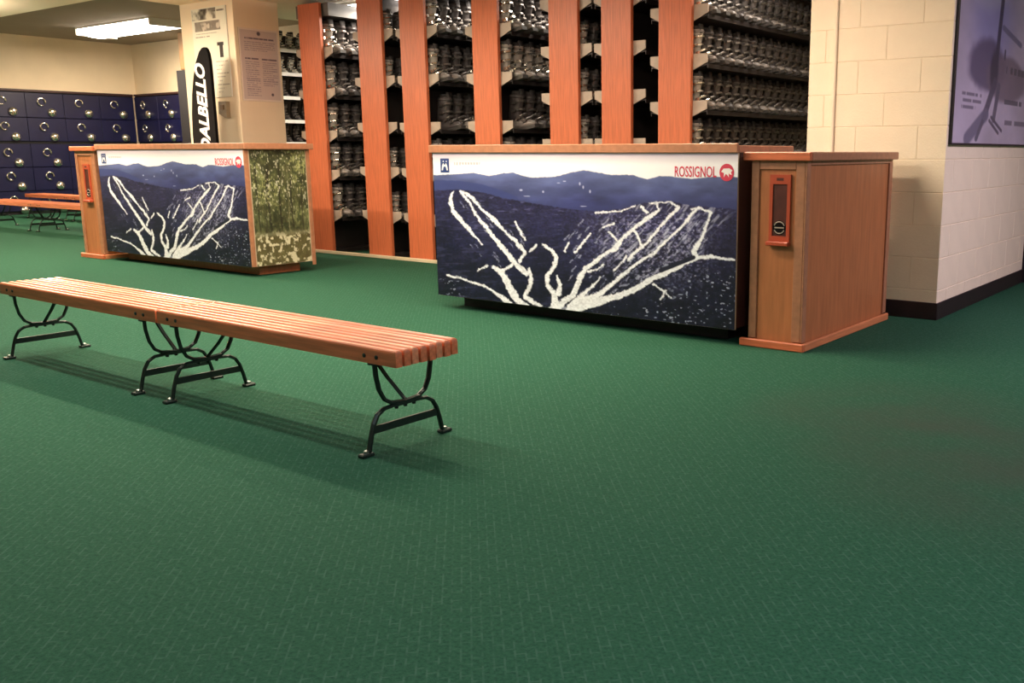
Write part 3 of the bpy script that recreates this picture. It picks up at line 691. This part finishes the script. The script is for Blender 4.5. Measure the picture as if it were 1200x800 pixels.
# ------------------------------------------------------------------ ski boots
def ring_ell(cx, cz, rx, ry, tilt, n=12, sq=0.0):
    """ellipse of half-length rx (fore-aft) and half-width ry, tilted about Y"""
    out = []
    for k in range(n):
        a = 2 * math.pi * k / n; ca, sa = math.cos(a), math.sin(a)
        p = rx * ca * (1 + sq * abs(sa) * .3); q = ry * sa
        out.append((cx + p * math.cos(tilt), q, cz + p * math.sin(tilt)))
    return out
def boot_meshes():
    o = {}
    # lower shell: vertical sections along the foot (toe towards +X)
    secs = [(0.0, .02, .085, .030), (.015, .02, .115, .038), (.06, .02, .15, .042), (.11, .02, .15, .044), (.16, .02, .118, .047), (.21, .02, .095, .050), (.255, .02, .080, .047), (.285, .02, .066, .038), (.300, .022, .05, .022)]
    rings = []
    for x, z0, z1, hw in secs:
        zc, hz = (z0 + z1) / 2, (z1 - z0) / 2
        r = []
        for k in range(10):
            a = 2 * math.pi * k / 10; ca, sa = math.cos(a), math.sin(a)
            wv = hw * (1 if sa < 0 else (1 - .25 * sa))
            r.append((x, wv * math.copysign(abs(ca) ** .7, ca), zc + hz * math.copysign(abs(sa) ** .7, sa)))
        rings.append(r)
    bm = bmesh.new(); loft(bm, rings); o['shell'] = done(bm, 'shell', True)
    # sole with heel and toe lugs
    bm = bmesh.new(); add_box(bm, -.012, .09, -.034, .034, 0, .03); add_box(bm, .17, .315, -.034, .034, 0, .03); add_box(bm, .09, .17, -.030, .030, .012, .03)
    o['sole'] = done(bm, 'sole')
    # cuff leaning forward
    rings = []
    for t, rx, ry in ((0, .072, .046), (.25, .070, .050), (.6, .072, .053), (.9, .078, .056), (1.0, .076, .054)):
        rings.append(ring_ell(.060 + .075 * t, .115 + .215 * t, rx, ry, R(-12), 12))
    bm = bmesh.new(); loft(bm, rings); o['cuff'] = done(bm, 'cuff', True)
    rings = [ring_ell(.132, .322, .062, .044, R(-12)), ring_ell(.140, .352, .060, .042, R(-12)), ring_ell(.143, .362, .048, .032, R(-12))]
    bm = bmesh.new(); loft(bm, rings); add_box(bm, .185, .2, -.03, .03, .28, .365); o['liner'] = done(bm, 'liner', True)
    # power strap
    rings = [ring_ell(.126, .300, .082, .060, R(-12)), ring_ell(.133, .322, .082, .060, R(-12))]
    bm = bmesh.new(); loft(bm, rings); o['strap'] = done(bm, 'strap', True)
    # buckles: bails across the front and catches on the outer side
    def buckle(cx, cz, sx, sz, hw):
        bm = bmesh.new()
        add_tube(bm, [(cx - .045 * sx, -hw - .004, cz - .045 * sz), (cx, -hw - .009, cz), (cx + .035 * sx, -hw * .72 - .006, cz + .035 * sz), (cx + .055 * sx, -hw * .2, cz + .055 * sz), (cx + .055 * sx, hw * .5, cz + .055 * sz)], 0, 6, flat=(.006, .012))
        add_box(bm, cx - .024, cx + .016, -hw - .017, -hw - .003, cz - .012, cz + .012)
        return done(bm, 'buckle')
    o['b0'] = buckle(.225, .078, .5, .35, .048); o['b1'] = buckle(.165, .115, .7, .45, .049)
    o['b2'] = buckle(.125, .185, .95, .1, .050); o['b3'] = buckle(.145, .255, .95, .1, .054)
    return o
BM = boot_meshes()
def make_boot(kind):
    sh, cu, st = {'black': ('shell', 'shell', 'shell'), 'grey': ('shellg', 'shell', 'shell'), 'silver': ('shellg', 'silver', 'shellg'), 'white': ('shellw', 'shellw', 'shell')}[kind]
    r = thing('ski_boot', 'x', 'boot')
    for part, key, m in (('shell', 'shell', sh), ('sole', 'sole', 'sole'), ('cuff', 'cuff', cu), ('liner', 'liner', 'liner'), ('strap', 'strap', st)):
        me = BM[key].copy(); me.materials.clear(); link(part, me, m, r)
    for k in range(4):
        me = BM['b%d' % k].copy(); me.materials.clear(); link('buckle', me, 'chrome' if kind in ('silver', 'white') else 'buckd', r)  # darker metal holds back glints on boots further in
    return r
PROTO = {}
def boot(kind, loc, rz, tilt, label, group, sc=1.0):
    if kind not in PROTO: PROTO[kind] = r = make_boot(kind)
    else: r = copy_tree(PROTO[kind])
    r.location = loc; r.rotation_mode = 'XYZ'; r.scale = (sc, sc, sc)
    r.rotation_euler = (Matrix.Rotation(rz, 3, 'Z') @ Matrix.Rotation(-tilt, 3, 'Y')).to_euler('XYZ')
    r['label'] = label; r['group'] = group
    return r
ORD = ['first', 'second', 'third', 'fourth', 'fifth', 'sixth', 'seventh', 'eighth', 'ninth', 'tenth', 'eleventh', 'twelfth', 'thirteenth', 'fourteenth', 'fifteenth', 'sixteenth', 'seventeenth']

# ------------------------------------------------------------------ boot racks
POSTS = [(-9.572, -9.20), (-8.564, -8.186), (-7.90, -7.535), (-6.865, -6.53), (-5.89, -5.55), (-5.284, -4.961), (-4.674, -4.347)]
RNAME = ['leftmost oak post', 'second oak post from the left', 'third oak post from the left', 'fourth oak post, above the left of the long counter', 'fifth oak post, above the long counter', 'sixth oak post, above the long counter', 'rightmost oak post, next to the block wall']
RSH = ['leftmost', 'second', 'third', 'fourth', 'fifth', 'sixth', 'rightmost']
# shelf heights at the post edge, top shelf first
LEVS = [[2.20, 1.75, 1.29, .85, .39], [2.325, 1.845, 1.365, .89, .41], [2.31, 1.835, 1.355, .88, .40], [2.26, 1.81, 1.35, .89, .43], [2.425, 2.01, 1.59, 1.17, .75, .33], [2.42, 2.0, 1.59, 1.17, .75, .33], [2.25, 1.855, 1.475, 1.085, .695, .30]]
LN = ['top', 'second', 'third', 'fourth', 'fifth', 'sixth']
EMPTY = {(1, 2), (5, 1), (5, 2), (5, 3)}                      # bare shelves
HOLE = {(3, 2), (2, 2)}                                       # first place free
Y0 = 7.03; TILT = R(10); RT = 2.79
PITCH = 0.16
for i, (xa, xb) in enumerate(POSTS):
    xc = (xa + xb) / 2; hw = (xb - xa) / 2; ows = {1: hw + (0.122 if i in (1, 4, 5) else 0.132), -1: hw + (0.11 if i in (2, 5, 6) else 0.132)}   # outer half widths
    deep = 2.95 if i == 6 else 1.35
    lev = LEVS[i]; sc = {6: 0.94, 1: 0.86, 4: 0.86, 5: 0.86}.get(i, 1.1)
    t = thing('boot_rack', 'double-sided ski boot rack behind the ' + RNAME[i], 'rack', (xc, Y0, 0), group='ski boot racks')
    box('post', (-hw, hw, -0.022, 0.018, 0.0, RT - 0.01), 'oak_z', t, bev=0.003)['label'] = 'wide orange oak board'
    box('core_panel', (-0.008, 0.008, 0.02, deep, 0.0, RT - 0.01), 'rackm', t)
    if lev[0] + 0.44 < RT - 0.03: box('top_panel', (-hw - 0.10, hw + 0.10, 0.03, deep, lev[0] + 0.44, RT - 0.012), 'rackp', t)
    box('base_plinth', (-hw, hw, 0.02, deep, 0.0, 0.045), 'rackm', t)
    tt = math.tan(TILT)
    for j, zb in enumerate(lev):
        for s in (1, -1):
            ow = ows[s]
            f = lambda x: zb + (x - hw) * tt                 # top of the shelf at distance x from the rack's centre
            bm = bmesh.new()
            prism(bm, [(s * 0.0085, f(.0085) - .010), (s * (ow - .006), f(ow) - .010), (s * (ow - .006), f(ow) - .035), (s * ow, f(ow) - .035), (s * ow, f(ow)), (s * 0.0085, f(.0085))], 0.034, deep)
            link('shelf', done(bm, 'shelf'), 'rackm', t)
            bm = bmesh.new()
            prism(bm, [(s * (hw - .05), zb - .045), (s * (ow + .002), zb + .035), (s * (ow + .002), zb + .105), (s * (hw - .05), zb + .105)], 0.022, 0.033)
            link('end_bracket', done(bm, 'end_bracket'), 'plate', t)
    # boots
    nb = {0: 5, 1: 3, 2: 5, 3: 5, 4: 3, 5: 3, 6: 16}[i]
    nrow = 5 if i < 2 else (4 if i in (4, 5, 6) else 3)
    if i in (2, 3): nrow = 4
    for j in range(nrow):
        zl = lambda x: lev[j] + (x - hw) * tt + 0.004
        for k in range(nb):
            if (i, j) in EMPTY or ((i, j) in HOLE and k == 0): continue
            kind = 'silver' if k == 0 or (i == 3 and j == 1) else ('grey' if (j + k * 2 + i) % 3 else 'black')  # first boot of each row coloured paler, as if lit from the front
            boot(kind, (xc + 0.052, Y0 + 0.12 + k * PITCH, zl(0.052)), 0, TILT, f'{kind} ski boot, {ORD[k]} from the post, {LN[j]} shelf, right side of the {RSH[i]} rack', f'boots on the {LN[j]} shelf, right side of the {RSH[i]} rack', sc)
        if i in (2, 5, 6): continue
        boot('silver', (xc - 0.052, Y0 + 0.12, zl(0.052)), math.pi, TILT, f'silver ski boot peeping out left of the {RSH[i]} oak post, {LN[j]} shelf', 'boots on the left sides of the racks', sc)

# far shelf seen past the pillar: white shelf edges, boots standing level
t = thing('far_boot_shelf', 'white-edged boot shelf seen in the gap between the pillar and the leftmost post', 'shelf', (-13.5, 9.05, 0))
box('side_panel', (0, 0.40, 0, 0.03, 0, 2.95), 'plate', t); box('side_panel', (0, 0.40, 1.5, 1.53, 0, 2.95), 'plate', t); box('back_panel', (0, 0.02, 0.031, 1.499, 0, 2.95), 'rackm', t)
FZ = [1.27, 1.61, 1.965, 2.32, 2.67]
for z in [0.2, 0.56, 0.92] + FZ:
    sh = box('shelf_board', (0.021, 0.40, 0.031, 1.499, z, z + 0.025), 'rackm', t)
    box('shelf_edge', (0.4005, 0.42, 0.0, 1.53, z - 0.012, z + 0.04), 'white', t)
for j, z in enumerate(FZ):
    for k in range(7):
        kind = 'white' if j >= 3 else 'black'
        boot(kind, (-13.5 + 0.05, 9.05 + 0.16 + k * 0.19, z + 0.026), 0, 0, f'{kind} ski boot, {ORD[k]} from the near end, {["fifth","fourth","third","second","top"][j]} shelf of the white-edged boot shelf', 'boots on the white-edged shelf', 0.82)

# ------------------------------------------------------------------ lockers
bm = bmesh.new(); add_tube(bm, [(0.068 * math.cos(R(a)), -.014, 0.068 * math.sin(R(a))) for a in range(-20, 291, 22)], .015, 6); ME_RING = done(bm, 'ring_handle', True)
bm = bmesh.new(); add_disc(bm, (0, 0, 0), .085, .02, 'y', 18, dome=.05); ME_LOCK = done(bm, 'coin_lock', True)
bm = bmesh.new(); add_disc(bm, (0, -.06, 0), .03, .012, 'y', 10); ME_KEY = done(bm, 'key_plug')
DOORZ = [(0.06, 0.43), (0.44, 0.87), (0.88, 1.31), (1.36, 1.79), (1.80, 2.25)]
def locker(label, loc, rz, wd):
    t = thing('locker_column', label, 'locker', loc, (0, 0, rz), 'blue coin lockers')
    box('body', (0, wd, 0.022, 0.12, 0, 2.27), 'navyd', t)
    box('cap', (-.002, wd + .002, -0.005, 0.12, 2.2705, 2.31), 'maroon', t)
    for j, (z0, z1) in enumerate(DOORZ):
        d = box('door', (0.003, wd - 0.003, 0.0, 0.0215, z0, z1), 'navy', t, bev=0.004)
        a, b = (0.28, 0.45) if wd < 0.8 else (0.34, 0.52)
        link('ring_handle', ME_RING, 'chrome', d, (a, 0, z1 - 0.16)); lk = link('coin_lock', ME_LOCK, 'chrome', d, (b, 0, z1 - 0.35))
    return t
# bank along the left wall (faces +X): pitch in Y
PA = 0.68
for k in range(6):
    y0 = 10.47 - PA * (k + 1)
    locker(f'blue locker column on the left wall, {["nearest the room corner", "second from the room corner", "third from the room corner", "fourth from the room corner", "fifth from the room corner", "sixth from the room corner"][k]}', (-19.88, y0, 0), R(90), PA)
for k in range(2):
    locker(f'blue locker column on the back wall, {["beside the room corner", "beside the dark upright"][k]}', (-19.85 + 0.0 + 0.86 * k, 10.475, 0), 0, 0.86)
t = thing('dark_upright', 'tall dark navy cabinet end right of the blue lockers, behind the ski-shaped sign', 'cabinet', (-17.1, 10.0, 0))
box('body', (-0.16, 0.55, 0.0, 0.5, 0, 2.2), 'navyd', t); box('upright', (-0.16, 0.26, -0.06, -0.0005, 0.0, 2.62), 'navyd', t)
bm = bmesh.new(); add_tube(bm, [(0.2, -.03, 1.15), (0.24, -.03, 1.35), (0.18, -.03, 1.5), (0.14, -.03, 1.62)], .012, 6); link('hook', done(bm, 'hook'), 'chrome', t)
t = tag(box('wall_pipe', (-17.24, -17.0, 10.0, 10.12, 2.63, HH - 0.001), 'pipe', bev=0.03, seg=2), 'tan boxed-in pipe rising above the dark navy upright', 'pipe')

# ------------------------------------------------------------------ things on the pillar
t = thing('equipment_notice', 'cream printed notice with photographs on the bright pillar face, behind the ski sign', 'poster', (-10.68, 6.388, 1.765))
link('sheet', print_mesh('notice_a', 0.68, 0.98, 130, 160, paint_poster_a), 'paper', t); box('backing', (0, 0.68, 0.001, 0.011, 0, 0.98), 'white', t)
t = thing('rules_notice', 'pinkish printed rules notice on the shaded side of the pillar', 'poster', (-9.872, 6.44, 1.72), (0, 0, R(90)))
link('sheet', print_mesh('notice_b', 0.50, 0.79, 110, 180, paint_poster_b), 'paper', t); box('backing', (0, 0.50, 0.001, 0.011, 0, 0.79), 'edge', t)
t = thing('wall_switch', 'small grey box on the pillar under the cream notice', 'switch', (-10.15, 6.3995, 1.625))
bm = bmesh.new(); prism(bm, [(-.075, .09), (.075, .09), (.075, -.09), (.03, -.09), (-.075, -.045)], -.05, 0); link('cover', done(bm, 'cover'), 'grey', t)
box('toggle', (-.03, .03, -.058, -.0505, .0, .05), 'pipe', t)

# ski-shaped sign behind the small counter
t = thing('ski_shaped_sign', 'black ski-shaped sign with white vertical DALBELLO lettering before the pillar', 'sign', (-10.17, 6.12, 0))
prof = [(-.235, 0), (.215, 0)]
top = [(.215, 1.6), (.213, 2.0), (.208, 2.13), (.195, 2.21), (.17, 2.255), (.135, 2.276), (.09, 2.272), (.03, 2.235), (-.05, 2.13), (-.12, 1.98), (-.18, 1.79), (-.22, 1.57), (-.238, 1.35)]
bm = bmesh.new(); prism(bm, prof + top, 0.0, 0.035); link('board', done(bm, 'board'), 'black', t)
me_d = text_me('DALBELLO', 0.27, extrude=0.001, shear=0.3, weight=0.009)
xs = [v.co.x for v in me_d.vertices]
tx = link('lettering', me_d, 'white', t, (0.10, -0.0015, 1.14), (R(90), R(-90), 0)); tx.scale = (0.97 / (max(xs) - min(xs)), 0.95, 1)
bm = bmesh.new(); add_box(bm, -.3, .3, -.2, .25, 0, .02); link('foot', done(bm, 'foot'), 'kick', t, (0, 0, -0.0))

# poster on the block wall
t = thing('wall_poster', 'big lilac-grey framed poster of a machine on the block wall', 'poster', (XC + 0.016, 6.605, 1.215), (0, 0, R(90)))
PWD, PHT = 2.25, 1.35
link('sheet', print_mesh('poster_c', PWD, PHT, 260, 180, paint_poster_c), 'glossy', t)
box('backing', (0, PWD, 0.001, 0.012, 0, PHT), 'framed', t)
for nm, e in (('frame_strip', (-.014, 0, -.008, .012, -.014, PHT + .014)), ('frame_strip', (PWD, PWD + .014, -.008, .012, -.014, PHT + .014)), ('frame_strip', (0.0002, PWD - .0002, -.008, .012, -.014, 0)), ('frame_strip', (0.0002, PWD - .0002, -.008, .012, PHT, PHT + .014))):
    box(nm, e, 'framed', t)
